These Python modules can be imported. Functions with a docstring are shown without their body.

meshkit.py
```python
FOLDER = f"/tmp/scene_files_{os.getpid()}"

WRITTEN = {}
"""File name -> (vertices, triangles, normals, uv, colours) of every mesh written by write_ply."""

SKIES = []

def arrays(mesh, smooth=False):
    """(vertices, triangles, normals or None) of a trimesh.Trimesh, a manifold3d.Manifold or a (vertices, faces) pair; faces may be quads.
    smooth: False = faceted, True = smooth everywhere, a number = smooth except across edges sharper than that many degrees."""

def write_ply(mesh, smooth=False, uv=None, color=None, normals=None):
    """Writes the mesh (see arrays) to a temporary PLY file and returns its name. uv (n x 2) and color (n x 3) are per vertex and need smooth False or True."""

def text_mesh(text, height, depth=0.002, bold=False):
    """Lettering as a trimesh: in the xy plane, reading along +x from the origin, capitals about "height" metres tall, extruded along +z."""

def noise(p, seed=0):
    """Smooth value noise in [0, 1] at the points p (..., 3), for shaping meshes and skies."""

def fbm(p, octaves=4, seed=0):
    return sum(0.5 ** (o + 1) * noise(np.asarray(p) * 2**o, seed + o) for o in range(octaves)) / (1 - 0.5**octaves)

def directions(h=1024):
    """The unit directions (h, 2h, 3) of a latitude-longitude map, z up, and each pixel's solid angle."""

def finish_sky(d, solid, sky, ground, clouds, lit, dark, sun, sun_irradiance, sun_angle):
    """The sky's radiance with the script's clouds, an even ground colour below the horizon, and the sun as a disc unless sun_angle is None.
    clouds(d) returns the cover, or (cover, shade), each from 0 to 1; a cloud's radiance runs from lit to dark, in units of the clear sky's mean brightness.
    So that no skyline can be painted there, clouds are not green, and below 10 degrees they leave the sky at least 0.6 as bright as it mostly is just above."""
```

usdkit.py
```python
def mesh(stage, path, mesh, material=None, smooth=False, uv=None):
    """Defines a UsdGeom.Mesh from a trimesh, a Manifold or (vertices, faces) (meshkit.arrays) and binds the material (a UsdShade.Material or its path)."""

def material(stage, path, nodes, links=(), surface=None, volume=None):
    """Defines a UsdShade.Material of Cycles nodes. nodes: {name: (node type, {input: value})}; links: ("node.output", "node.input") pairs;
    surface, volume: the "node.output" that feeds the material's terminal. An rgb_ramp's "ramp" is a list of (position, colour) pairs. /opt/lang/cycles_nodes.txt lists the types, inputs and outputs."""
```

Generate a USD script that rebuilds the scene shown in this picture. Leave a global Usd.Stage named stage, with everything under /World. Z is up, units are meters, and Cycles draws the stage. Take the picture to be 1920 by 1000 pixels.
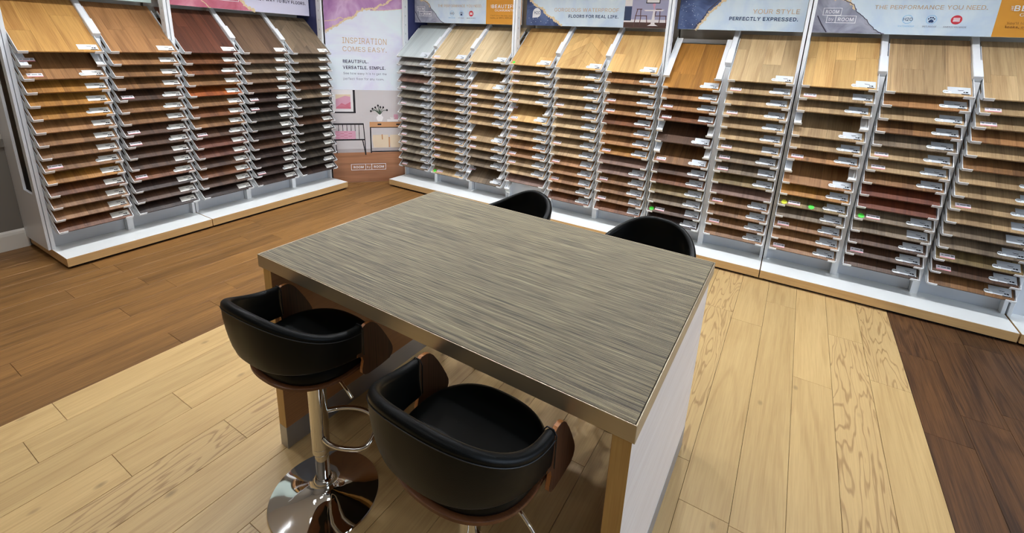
import math, random
import numpy as np
import trimesh
from shapely.geometry import Polygon, LineString, Point, box as sbox
from shapely.ops import unary_union
from shapely import affinity
import meshkit, usdkit
from pxr import Usd, UsdGeom, UsdLux, UsdShade, Gf, Sdf

stage = Usd.Stage.CreateInMemory()
UsdGeom.SetStageUpAxis(stage, UsdGeom.Tokens.z)
UsdGeom.SetStageMetersPerUnit(stage, 1.0)
UsdGeom.Xform.Define(stage, '/World')
UsdGeom.Scope.Define(stage, '/World/Looks')
rnd = random.Random(7)

# ------------------------------------------------------------------ camera
EYE = (0.0, 0.0, 1.758675)
CR = ((0.861366033, 0.505911721, 0.045846359), (0.171555202, -0.204762016, -0.963660381), (-0.478139489, 0.8379295, -0.263166833))
cam = UsdGeom.Camera.Define(stage, '/World/camera')
cam.CreateHorizontalApertureAttr(36.0)
cam.CreateVerticalApertureAttr(36.0 * 1000 / 1920)
cam.CreateFocalLengthAttr(878.99475 / 1920 * 36)
cam.CreateHorizontalApertureOffsetAttr((960 - 971.804245) / 1920 * 36)
cam.CreateVerticalApertureOffsetAttr(-(500 - 321.83835) / 1920 * 36)
cam.CreateClippingRangeAttr(Gf.Vec2f(0.05, 200))
cam.CreateExposureAttr(0.42)
r_, d_, f_ = CR
UsdGeom.Xformable(cam).AddTransformOp().Set(Gf.Matrix4d(r_[0], r_[1], r_[2], 0, -d_[0], -d_[1], -d_[2], 0, -f_[0], -f_[1], -f_[2], 0, *EYE, 1))

# ------------------------------------------------------------------ light: sky outside the shop window, daylight area at the window, lamps in the ceiling
SKY = .5            # dome radiance outside
WINDOW = 3.0        # daylight through the shop window
PANEL = 2.5          # ceiling panels
SPOT = 600.0         # small downlights in front of the racks
CEIL = 3.3
dome = UsdLux.DomeLight.Define(stage, '/World/sky')
dome.CreateIntensityAttr(SKY)
dome.CreateColorAttr(Gf.Vec3f(0.75, 0.87, 1.0))
day = UsdLux.RectLight.Define(stage, '/World/daylight')
day.CreateWidthAttr(4.5); day.CreateHeightAttr(2.1)
day.CreateIntensityAttr(WINDOW); day.CreateColorAttr(Gf.Vec3f(0.62, 0.78, 1.0))
# shines towards -x
UsdGeom.Xformable(day).AddTransformOp().Set(Gf.Matrix4d(0, 1, 0, 0, 0, 0, 1, 0, 1, 0, 0, 0, 5.22, 1.9, 1.4, 1))

# ------------------------------------------------------------------ helpers
used = {}
def uniq(parent, name):
    k = (parent, name)
    n = used.get(k, 0); used[k] = n + 1
    return f'{parent}/{name}' if n == 0 else f'{parent}/{name}_{n:03d}'
def meta(prim, **kw):
    for k, v in kw.items():
        if v: prim.SetCustomDataByKey(k, v)
def ppath(p): return '/World' if p is None else (p if isinstance(p, str) else str(p.GetPath()))
def thing(name, label, cat, mat4=None, loc=None, rotz=0, group=None, kind=None):
    x = UsdGeom.Xform.Define(stage, uniq('/World', name))
    if mat4 is not None: x.AddTransformOp().Set(Gf.Matrix4d(*[float(v) for v in np.asarray(mat4).ravel()]))
    elif loc is not None:
        x.AddTranslateOp().Set(Gf.Vec3d(*map(float, loc)))
        if rotz: x.AddRotateZOp().Set(float(rotz))
    p = x.GetPrim(); meta(p, label=label, category=cat, group=group, kind=kind)
    return p
def obj(name, mesh, mat, parent=None, smooth=False, **kw):
    m = usdkit.mesh(stage, uniq(ppath(parent), name), mesh, M(mat) if isinstance(mat, str) else mat, smooth=smooth)
    meta(m.GetPrim(), **kw)
    return m.GetPrim()
BF = np.array([[0,2,1],[0,3,2],[4,5,6],[4,6,7],[0,1,5],[0,5,4],[1,2,6],[1,6,5],[2,3,7],[2,7,6],[3,0,4],[3,4,7]])
def bx(x0, x1, y0, y1, z0, z1):
    v = np.array([[x0,y0,z0],[x1,y0,z0],[x1,y1,z0],[x0,y1,z0],[x0,y0,z1],[x1,y0,z1],[x1,y1,z1],[x0,y1,z1]], float)
    return trimesh.Trimesh(v, BF, process=False)
def cbx(x0, x1, y0, y1, z0, z1, c=0.002):
    """box with all edges chamfered"""
    pts = []
    for sx in (0, 1):
        for sy in (0, 1):
            for sz in (0, 1):
                p = [(x0, x1)[sx], (y0, y1)[sy], (z0, z1)[sz]]; s = [1 - 2 * sx, 1 - 2 * sy, 1 - 2 * sz]
                for k in range(3):
                    q = [p[j] + (s[j] * c if j != k else 0) for j in range(3)]; pts.append(q)
    return trimesh.convex.convex_hull(np.array(pts))
def cat_(*ms): return trimesh.util.concatenate([m for m in ms if m is not None])
def ext(poly, h, z=0.0):
    ps = [g for g in getattr(poly, 'geoms', [poly]) if g.geom_type == 'Polygon' and g.area > 1e-9]
    if not ps: return None
    m = trimesh.util.concatenate([trimesh.creation.extrude_polygon(g, h, engine='earcut') for g in ps])
    m.apply_translation((0, 0, z)); return m
def tube(path, r, n=10, closed=False):
    P = np.asarray(path, float); N = len(P)
    T = np.gradient(P, axis=0) if not closed else np.roll(P, -1, 0) - np.roll(P, 1, 0)
    T /= np.linalg.norm(T, axis=1)[:, None]
    u = np.cross(T[0], [0, 0, 1.0]); u = u if np.linalg.norm(u) > .1 else np.cross(T[0], [1.0, 0, 0]); u /= np.linalg.norm(u)
    rings = []; a = np.arange(n) / n * 2 * np.pi; rr = np.broadcast_to(r, N)
    for i in range(N):
        u = u - T[i] * (u @ T[i]); u /= np.linalg.norm(u); w = np.cross(T[i], u)
        rings.append(P[i] + rr[i] * (np.cos(a)[:, None] * u + np.sin(a)[:, None] * w))
    V = np.vstack(rings); F = []
    for i in range(N if closed else N - 1):
        j = (i + 1) % N
        for k in range(n):
            l = (k + 1) % n
            F += [[i*n+k, i*n+l, j*n+l], [i*n+k, j*n+l, j*n+k]]
    if not closed:
        V = np.vstack([V, P[0], P[-1]]); c0, c1 = len(V) - 2, len(V) - 1
        for k in range(n):
            l = (k + 1) % n
            F += [[c0, l, k], [c1, (N-1)*n+k, (N-1)*n+l]]
    return trimesh.Trimesh(V, F, process=False)
def lathe(prof, n=64):
    prof = np.asarray(prof, float); a = np.arange(n) / n * 2 * np.pi
    V = np.concatenate([np.stack([p[0]*np.cos(a), p[0]*np.sin(a), np.full(n, p[1])], 1) for p in prof]); F = []
    for i in range(len(prof) - 1):
        for k in range(n):
            l = (k + 1) % n
            F += [[i*n+k, i*n+l, (i+1)*n+l], [i*n+k, (i+1)*n+l, (i+1)*n+k]]
    return trimesh.Trimesh(V, F, process=False)
def smoothpath(P, n=8):
    from scipy.interpolate import CubicSpline
    P = np.asarray(P, float); t = np.concatenate([[0], np.cumsum(np.linalg.norm(np.diff(P, axis=0), axis=1))])
    return CubicSpline(t, P)(np.linspace(0, t[-1], n * (len(P) - 1) + 1))
def frame4(X, Y, Z, o): return [[*X, 0], [*Y, 0], [*Z, 0], [*o, 1]]

# ------------------------------------------------------------------ materials
def lin(c):
    c = np.asarray(c, float) / 255.0
    return tuple(np.where(c <= 0.04045, c / 12.92, ((c + 0.055) / 1.055) ** 2.4))
MATS, DEF = {}, {}
def M(name):
    if name not in MATS: MATS[name] = DEF[name]()
    return MATS[name]
def plain(name, rgb, rough=0.5, metal=0.0, spec=0.5, coat=0.0, bump=None):
    def make():
        nodes = {'p': ('principled_bsdf', dict(base_color=lin(rgb), roughness=rough, metallic=metal, specular_ior_level=spec, coat_weight=coat))}
        links = []
        if bump:
            nodes.update(tc=('texture_coordinate', {}), n=('noise_texture', dict(scale=bump[0], detail=3)), b=('bump', dict(strength=bump[1], distance=bump[2])))
            links += [('tc.object', 'n.vector'), ('n.fac', 'b.height'), ('b.normal', 'p.normal')]
        return usdkit.material(stage, '/World/Looks/' + name, nodes, links, surface='p.BSDF')
    DEF[name] = make
def wood(name, rgb, dark, rough=0.42, fine=0.5, cath=0.4, cfreq=34.0, vary=0.28, knots=0.0, spec=0.4, sc=1.0, along='y', blotch=0.3, figure=False):
    """Timber: stretched fibre noise, contour-line figure, a tone that differs from piece to piece, optional knots. Grain runs along local y (or x, z)."""
    def make():
        fg = 1.5 if figure else 1.0
        st = {'y': (1, .07 * fg, 1), 'x': (.07, 1, 1), 'z': (1, 1, .07)}[along]
        sf = {'y': (1, .03, 1), 'x': (.03, 1, 1), 'z': (1, 1, .03)}[along]
        N = {'tc': ('texture_coordinate', {}), 'oi': ('object_info', {}),
             'm37': ('math', dict(math_type='multiply', value2=37.0)), 'cx': ('combine_xyz', {}),
             'ls': ('mapping', dict(scale=(7.3, 5.1, 3.7))),
             'a1': ('mix_color', dict(blend_type='add', fac=1.0, use_clamp=False)), 'a2': ('mix_color', dict(blend_type='add', fac=1.0, use_clamp=False)),
             'mc': ('mapping', dict(scale=tuple((8.5 if figure else 5.0) * sc * s for s in st))), 'nc': ('noise_texture', dict(scale=1.0, detail=3.5 if figure else 2.0, roughness=.45, distortion=.25 if figure else .6)),
             'mu': ('math', dict(math_type='multiply', value2=cfreq)), 'si': ('math', dict(math_type='sine')),
             'ab': ('map_range', dict(from_min=.5 if figure else .1, from_max=1.0, to_min=0.0, to_max=cath, clamp=True)),
             'mf': ('mapping', dict(scale=tuple(150.0 * sc * s for s in sf))), 'nf': ('noise_texture', dict(scale=1.0, detail=3.0, roughness=.6)),
             'rf': ('map_range', dict(from_min=.38, from_max=.72, to_min=0.0, to_max=fine, clamp=True)),
             'mb': ('mapping', dict(scale=tuple(9.0 * sc * s for s in st))), 'nb': ('noise_texture', dict(scale=1.0, detail=2.0)),
             'rb': ('map_range', dict(from_min=.35, from_max=.75, to_min=0.0, to_max=blotch, clamp=True)),
             's1': ('math', dict(math_type='add')), 's2': ('math', dict(math_type='add', use_clamp=True)),
             'cm': ('mix_color', dict(a=lin(rgb), b=lin(dark))),
             'v1': ('map_range', dict(from_min=0, from_max=1, to_min=1 - vary, to_max=1 + vary * .7)),
             'hs': ('hsv', dict(hue=.5, saturation=1.0, fac=1.0)),
             'ro': ('map_range', dict(from_min=0, from_max=1, to_min=rough, to_max=rough + .12)),
             'bu': ('bump', dict(strength=.12, distance=.001)),
             'p': ('principled_bsdf', dict(specular_ior_level=spec))}
        L = [('oi.random', 'm37.value1'), ('m37.value', 'cx.x'), ('m37.value', 'cx.y'), ('m37.value', 'cx.z'),
             ('tc.object', 'a1.a'), ('cx.vector', 'a1.b'), ('oi.location', 'ls.vector'), ('a1.result', 'a2.a'), ('ls.vector', 'a2.b'),
             ('a2.result', 'mc.vector'), ('mc.vector', 'nc.vector'), ('nc.fac', 'mu.value1'), ('mu.value', 'si.value1'), ('si.value', 'ab.value'),
             ('a2.result', 'mf.vector'), ('mf.vector', 'nf.vector'), ('nf.fac', 'rf.value'),
             ('a2.result', 'mb.vector'), ('mb.vector', 'nb.vector'), ('nb.fac', 'rb.value'),
             ('ab.result', 's1.value1'), ('rf.result', 's1.value2'), ('s1.value', 's2.value1'), ('rb.result', 's2.value2'),
             ('s2.value', 'cm.fac'), ('oi.random', 'v1.value'), ('v1.result', 'hs.value'), ('cm.result', 'hs.color'),
             ('s2.value', 'ro.value'), ('ro.result', 'p.roughness'), ('s2.value', 'bu.height'), ('bu.normal', 'p.normal')]
        last = 'hs.color'
        if knots:
            N.update(mk=('mapping', dict(scale=(2.6, 1.5, 2.6))), vk=('voronoi_texture', dict(scale=1.0 / .45, feature='f1')),
                     rk=('map_range', dict(from_min=.03, from_max=.10, to_min=knots, to_max=0.0, clamp=True)),
                     km=('mix_color', dict(b=lin(tuple(c * .28 for c in dark)))))
            L += [('a2.result', 'mk.vector'), ('mk.vector', 'vk.vector'), ('vk.distance', 'rk.value'), ('rk.result', 'km.fac'), (last, 'km.a')]
            last = 'km.result'
        L.append((last, 'p.base_color'))
        return usdkit.material(stage, '/World/Looks/' + name, N, L, surface='p.BSDF')
    DEF[name] = make
def marble(name, stops, scale=4.0, dist=1.5):
    def make():
        N = {'tc': ('texture_coordinate', {}), 'n': ('noise_texture', dict(scale=scale, detail=5, roughness=.55, distortion=dist)),
             'r': ('rgb_ramp', dict(ramp=[(p, lin(c)) for p, c in stops])), 'p': ('principled_bsdf', dict(roughness=.35))}
        return usdkit.material(stage, '/World/Looks/' + name, N, [('tc.object', 'n.vector'), ('n.fac', 'r.fac'), ('r.color', 'p.base_color')], surface='p.BSDF')
    DEF[name] = make
def emit(name, rgb, strength):
    DEF[name] = lambda: usdkit.material(stage, '/World/Looks/' + name, {'e': ('emission', dict(color=lin(rgb), strength=strength))}, [], surface='e.emission')
def brushed(name, rgb, rough, along, metal=1.0):
    def make():
        N = {'tc': ('texture_coordinate', {}), 'm': ('mapping', dict(scale=along)), 'n': ('noise_texture', dict(scale=1, detail=3)),
             'r': ('map_range', dict(from_min=.3, from_max=.7, to_min=rough - .07, to_max=rough + .1)), 'b': ('bump', dict(strength=.08, distance=.0006)),
             'p': ('principled_bsdf', dict(base_color=lin(rgb), metallic=metal))}
        return usdkit.material(stage, '/World/Looks/' + name, N, [('tc.object', 'm.vector'), ('m.vector', 'n.vector'), ('n.fac', 'r.value'), ('r.result', 'p.roughness'), ('n.fac', 'b.height'), ('b.normal', 'p.normal')], surface='p.BSDF')
    DEF[name] = make

plain('white_laminate', (236, 238, 236), .35)
plain('white_metal', (232, 234, 236), .4)
plain('grey_white', (212, 216, 222), .45)
plain('navy_panel', (52, 58, 104), .5)
plain('black_gap', (14, 12, 11), .8)
plain('label_white', (246, 245, 238), .45)
plain('label_soft', (206, 210, 214), .45)
plain('print_dark', (46, 48, 54), .6)
plain('print_grey', (150, 152, 156), .6)
plain('price_white', (244, 236, 240), .45)
plain('price_pink', (226, 150, 158), .5)
plain('star_green', (70, 225, 60), .5)
plain('star_yellow', (225, 235, 40), .5)
plain('badge_white', (236, 240, 240), .4)
plain('leather', (7, 9, 9), .40, spec=.16, bump=(420, .25, .0008))
plain('seam_black', (8, 8, 9), .5)
plain('ply_edge', (176, 112, 58), .45)
plain('chrome', (222, 220, 216), .045, metal=1.0)
plain('rubber', (16, 16, 16), .8)
plain('wall_paint', (186, 178, 166), .8)
plain('wall_taupe', (122, 116, 106), .75)
plain('trim_white', (226, 220, 208), .5)
plain('ceiling_tile', (228, 226, 222), .85)
plain('underlay', (52, 38, 26), .9)
plain('fixture_white', (225, 225, 222), .5)
plain('can_black', (22, 22, 22), .6)
plain('board_back', (66, 52, 40), .8)
emit('panel_glow', (246, 250, 255), PANEL)
emit('spot_glow', (244, 249, 255), SPOT)
emit('spot_glow_low', (244, 249, 255), SPOT * .22)
brushed('steel_band', (196, 184, 160), .46, (2, 2, 300), metal=.9)
brushed('steel_kick', (176, 178, 184), .5, (2, 2, 300))
wood('birch_edge', (206, 170, 116), (180, 140, 90), fine=.4, cath=.15, vary=.06, along='x', rough=.45)
wood('birch_edge_side', (206, 178, 150), (182, 150, 120), fine=.4, cath=.15, vary=.06, along='x', rough=.45)
wood('table_edge_oak', (208, 168, 100), (182, 138, 76), fine=.5, cath=.1, vary=.05, along='z', rough=.45)
wood('table_inner', (168, 122, 82), (136, 94, 60), fine=.5, cath=.15, vary=.04, along='y', rough=.3)
wood('table_veneer', (234, 226, 222), (218, 206, 200), fine=.5, cath=.15, vary=.04, along='y', rough=.4)
wood('walnut', (86, 54, 33), (50, 30, 19), fine=.6, cath=.3, vary=.1, along='z', rough=.35)
wood('walnut_rim', (112, 68, 38), (72, 42, 24), fine=.5, cath=.1, vary=.1, along='x', rough=.4)
wood('oak_light', (204, 173, 120), (166, 132, 84), rough=.36, fine=.32, cath=.20, cfreq=60, vary=.10, knots=.5, blotch=.35)
wood('oak_figured', (202, 171, 119), (146, 112, 72), rough=.36, fine=.25, cath=.55, cfreq=95, vary=.08, knots=.2, blotch=.15, figure=True)
wood('lvt_brown', (148, 106, 58), (102, 70, 36), rough=.4, fine=.6, cath=.25, cfreq=30, vary=.16, blotch=.4)
wood('oak_dark', (100, 68, 42), (54, 35, 22), rough=.38, fine=.6, cath=.35, cfreq=60, vary=.36, blotch=.4, knots=.3)
TONES = {  # letter: (words, colour, dark grain)
 'A': ('honey oak', (216, 164, 92), (176, 122, 60)), 'B': ('golden oak', (190, 132, 58), (140, 90, 34)), 'C': ('caramel brown', (180, 130, 82), (136, 92, 54)),
 'D': ('tan brown', (152, 108, 66), (108, 72, 42)), 'E': ('chestnut brown', (134, 82, 46), (88, 50, 28)), 'F': ('amber orange', (184, 96, 34), (128, 58, 20)),
 'G': ('reddish brown', (116, 68, 48), (80, 44, 32)), 'H': ('dark walnut', (98, 68, 48), (62, 42, 30)), 'I': ('espresso brown', (66, 48, 40), (42, 30, 26)),
 'J': ('charcoal brown', (76, 68, 58), (48, 42, 36)), 'K': ('greyish brown', (142, 122, 98), (100, 84, 66)), 'L': ('taupe grey', (160, 148, 128), (124, 112, 96)),
 'M': ('very pale grey', (206, 214, 212), (192, 200, 200)), 'N': ('light grey', (178, 174, 164), (146, 140, 132)), 'O': ('pale natural', (226, 204, 164), (196, 168, 126)),
 'P': ('sandy beige', (214, 184, 138), (180, 146, 102)), 'Q': ('pale golden', (232, 190, 124), (202, 152, 88)), 'R': ('weathered tan', (196, 164, 120), (152, 120, 84)),
 'S': ('mauve brown', (140, 108, 92), (112, 84, 72)), 'T': ('mahogany red', (128, 66, 40), (92, 44, 28)), 'V': ('walnut brown', (128, 100, 76), (84, 62, 46)), 'U': ('olive brown', (146, 122, 78), (104, 84, 50))}
for k, (w, a, b) in TONES.items():
    a, b = tuple(c * .94 for c in a), tuple(c * .90 for c in b)
    wood('sample_' + w.replace(' ', '_'), a, b, rough=.38, fine=.5, cath=.35, cfreq=36, vary=.20 if k not in 'MST' else .05, knots=.5 if k in 'ABCDEGHKOR' else 0, blotch=.35)
def tabletop_mat():
    N = {'tc': ('texture_coordinate', {}), 'm1': ('mapping', dict(scale=(1.6, 170, 1))), 'n1': ('noise_texture', dict(scale=1, detail=4, roughness=.65)),
         'm2': ('mapping', dict(scale=(9, 420, 1))), 'n2': ('noise_texture', dict(scale=1, detail=2, roughness=.5)),
         'ad': ('math', dict(math_type='multiply_add', value2=.55)), 'hl': ('math', dict(math_type='multiply', value2=.45)),
         'r': ('rgb_ramp', dict(ramp=[(.32, lin((38, 35, 31))), (.43, lin((98, 90, 74))), (.51, lin((140, 129, 104))), (.60, lin((170, 158, 124))), (.72, lin((224, 212, 174)))])),
         'w1': ('wave_texture', dict(wave_type='bands', bands_direction='x', scale=95)), 'w2': ('wave_texture', dict(wave_type='bands', bands_direction='y', scale=110)),
         'wm': ('math', dict(math_type='multiply')), 'wr': ('map_range', dict(from_min=0, from_max=.7, to_min=.72, to_max=1.08, clamp=True)),
         'mx': ('mix_color', dict(blend_type='multiply', fac=1.0)), 'b': ('bump', dict(strength=.5, distance=.0012)), 'p': ('principled_bsdf', dict(roughness=.46, specular_ior_level=.5))}
    L = [('tc.object', 'm1.vector'), ('m1.vector', 'n1.vector'), ('tc.object', 'm2.vector'), ('m2.vector', 'n2.vector'), ('n2.fac', 'hl.value1'), ('n1.fac', 'ad.value1'), ('hl.value', 'ad.value3'),
         ('ad.value', 'r.fac'), ('tc.object', 'w1.vector'), ('tc.object', 'w2.vector'), ('w1.fac', 'wm.value1'), ('w2.fac', 'wm.value2'), ('wm.value', 'wr.value'),
         ('r.color', 'mx.a'), ('wr.result', 'mx.b'), ('mx.result', 'p.base_color'), ('wm.value', 'b.height'), ('b.normal', 'p.normal')]
    return usdkit.material(stage, '/World/Looks/woven_top', N, L, surface='p.BSDF')
DEF['woven_top'] = tabletop_mat
def pane_mat():
    N = {'f': ('fresnel', dict(IOR=1.45)), 't': ('transparent_bsdf', {}), 'g': ('glossy_bsdf', dict(roughness=.02, color=(1, 1, 1))), 'x': ('mix_closure', {})}
    return usdkit.material(stage, '/World/Looks/pane_glass', N, [('f.fac', 'x.fac'), ('t.BSDF', 'x.closure1'), ('g.BSDF', 'x.closure2')], surface='x.closure')
DEF['pane_glass'] = pane_mat

# ------------------------------------------------------------------ the room
XW, YW, XR, YF = -5.131, 4.747, 5.0, -3.0
XL, YR = -4.375228, 3.990937          # front faces of the rack bases
RAILZ = 0.85
wl = thing('wall_left', 'taupe painted side wall with white chair rail behind the left racks', 'wall', loc=(XW, 0, 0), kind='structure')
obj('lower_field', bx(-.1, 0, YF, YW + .1, 0, RAILZ), 'wall_taupe', wl); obj('upper_field', bx(-.1, 0, YF, YW + .1, RAILZ, CEIL), 'wall_paint', wl)
obj('chair_rail', cbx(0, .022, YF, 1.06, RAILZ - .035, RAILZ + .03, .006), 'wall_taupe', wl)
obj('wall_back', bx(XW - .1, XR + .1, YW, YW + .1, 0, CEIL), 'wall_paint', kind='structure', label='painted wall behind the long row of back display racks', category='wall')
obj('wall_front', bx(XW - .1, XR + .1, YF - .1, YF, 0, CEIL), 'wall_paint', kind='structure', label='painted wall behind the viewer', category='wall')
wy0, wy1, wz0, wz1 = -.4, 4.2, .3, 2.5
obj('wall_right', cat_(bx(XR, XR + .1, YF, wy0, 0, CEIL), bx(XR, XR + .1, wy1, YW, 0, CEIL), bx(XR, XR + .1, wy0, wy1, 0, wz0), bx(XR, XR + .1, wy0, wy1, wz1, CEIL)), 'wall_paint', kind='structure', label='painted wall with the wide shop window', category='wall')
wn = thing('window_1', 'wide shop window letting in cool daylight', 'window', loc=(XR, wy0, wz0), kind='structure')
W_, H_ = wy1 - wy0, wz1 - wz0
obj('frame', cat_(bx(-.01, .11, 0, .06, 0, H_), bx(-.01, .11, W_ - .06, W_, 0, H_), bx(-.01, .11, 0, W_, 0, .06), bx(-.01, .11, 0, W_, H_ - .06, H_), bx(.02, .08, W_ / 2 - .03, W_ / 2 + .03, 0, H_)), 'trim_white', wn)
obj('pane', bx(.045, .051, .06, W_ / 2 - .03, .06, H_ - .06), 'pane_glass', wn); obj('pane', bx(.045, .051, W_ / 2 + .03, W_ - .06, .06, H_ - .06), 'pane_glass', wn)
obj('ceiling', bx(XW - .1, XR + .1, YF - .1, YW + .1, CEIL, CEIL + .1), 'ceiling_tile', kind='structure', label='white ceiling of the showroom', category='ceiling')
bbp = Polygon([(0, 0), (.016, 0), (.016, .12), (.012, .14), (.005, .15), (0, .155)])
bb = ext(bbp, 1.064 - YF); bb.apply_transform(np.array([[1, 0, 0, XW], [0, 0, -1, 1.064], [0, 1, 0, 0], [0, 0, 0, 1]], float))
obj('baseboard_left', bb, 'trim_white', kind='structure', label='white moulded baseboard along the taupe wall', category='baseboard')

# ------------------------------------------------------------------ floor: planks, each a piece
FROT = -0.0095
fl = thing('floor', 'showroom floor of pale oak planks between two darker plank floors', 'floor', loc=(0, 0, 0), rotz=math.degrees(FROT), kind='structure')
obj('underlay', bx(-6.0, 5.4, -3.4, 5.2, -.05, -.0075), 'underlay', fl)
def plank(x0, x1, y0, y1, g=.0007, c=.0010):
    x0 += g; x1 -= g; y0 += g; y1 -= g
    v = []
    for (i, z) in ((0, -.0105), (0, -c), (c, 0)):
        v += [(x0+i, y0+i, z), (x1-i, y0+i, z), (x1-i, y1-i, z), (x0+i, y1-i, z)]
    f = []
    for r in (0, 1):
        for k in range(4):
            l = (k + 1) % 4; f += [[r*4+k, r*4+l, r*4+4+l], [r*4+k, r*4+4+l, r*4+4+k]]
    f += [[8, 9, 10], [8, 10, 11]]
    return trimesh.Trimesh(np.array(v, float), f, process=False)
def lay(x0, w, n, ys, ye, matf, known={}, length=1.9, x_end=None):
    rg = random.Random(int(abs(x0) * 1000) + n)
    for k in range(n):
        a, b = x0 + k * w, x0 + (k + 1) * w
        js = sorted(known.get(k, []))
        if not js:
            js = [ys + rg.uniform(.3, length)]
        cuts = list(js)
        while cuts[0] - length > ys: cuts.insert(0, cuts[0] - length * rg.uniform(.75, 1.0))
        while cuts[-1] + length < ye: cuts.append(cuts[-1] + length * rg.uniform(.75, 1.0))
        cuts = [ys] + [c for c in cuts if ys + .05 < c < ye - .05] + [ye]
        for q, (s, e) in enumerate(zip(cuts[:-1], cuts[1:])):
            obj('plank', plank(a, b, s, e), matf(k, s, rg), fl)
PW = 0.19063
def light(k, s, rg):
    r = rg.random()
    return 'oak_figured' if (k == 17 and 1.0 < s < 3.0) or (k == 18 and s > 2.9) or (k == 4 and s < 1.0) or (k == 13 and s > 1.5) or (k == 7 and s < .5) else 'oak_light'
lay(-2.807, PW, 19, -1.6, 4.3, light, {1: [.35], 13: [1.87], 14: [3.25], 15: [1.65, 3.65], 16: [2.80], 17: [3.42], 18: [3.02]}, length=1.75)
lay(-2.807 - .178 * 14, .178, 14, -1.6, 4.66, lambda k, q, rg: 'lvt_brown', {13: [1.06], 7: [2.08]}, length=1.22)
lay(-2.807 + 19 * PW, .19, 14, -1.6, 4.3, lambda k, q, rg: 'oak_dark', {0: [3.46]}, length=.95)

# ------------------------------------------------------------------ ceiling lamps
for (x, y) in ((-2.2, .9), (-2.2, -.9), (-.4, .9), (-.4, -.9), (1.4, .9), (1.4, -.9), (3.2, .9), (3.2, -.9)):
    t = thing('ceiling_light', f"white square ceiling lamp, {'back' if y > 0 else 'front'} row, {['first', 'second', 'third', 'fourth'][int(round((x + 2.2) / 1.8))]} from the left", 'lamp', loc=(x, y, CEIL - .03), group='ceiling panel lamps')
    obj('frame', cat_(bx(-.31, .31, -.31, -.29, 0, .028), bx(-.31, .31, .29, .31, 0, .028), bx(-.31, -.29, -.29, .29, 0, .028), bx(.29, .31, -.29, .29, 0, .028)), 'fixture_white', t)
    obj('diffuser', bx(-.289, .289, -.289, .289, .006, .012), 'panel_glow', t)
ordn = lambda k: ['first', 'second', 'third', 'fourth', 'fifth', 'sixth', 'seventh', 'eighth'][k]
def downlight(x, y, label, group, glow='spot_glow'):
    """surface mounted can: the bulb sits deep inside, so the light falls steeply"""
    t = thing('downlight', label, 'lamp', loc=(x, y, CEIL - .13), group=group)
    obj('housing', lathe([(.066, 0), (.076, 0), (.078, .004), (.078, .130), (.0, .130), (0, .126), (.066, .126), (.066, .0)], 40), 'can_black', t)
    obj('bulb', lathe([(.0, .060), (.064, .060), (.064, .066), (0, .066)], 24), glow, t)
for x in (-3.6, -2.8, -2.0, -1.2, -.4, .4, 1.2): downlight(x, 3.2, f'black can downlight, {ordn(int(round((x + 3.6) / .8)))} from the left before the back racks', 'can downlights before the back racks')
for y in (.9, 1.65, 2.4): downlight(-3.55, y, f'black can downlight, {ordn(int(round((y - .9) / .75)))} along the row before the left racks', 'can downlights before the left racks')
for (x, y) in ((-2.2, 1.7), (-.9, 1.7), (-2.2, -.4), (-.9, -.9), (.5, -1.3)): downlight(x, y, f"black can downlight over the {'table' if y > 1 else 'near floor'}, {'left' if x < -2 else 'middle' if x < 0 else 'right'}", 'can downlights over the table and floor', 'spot_glow_low')

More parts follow.
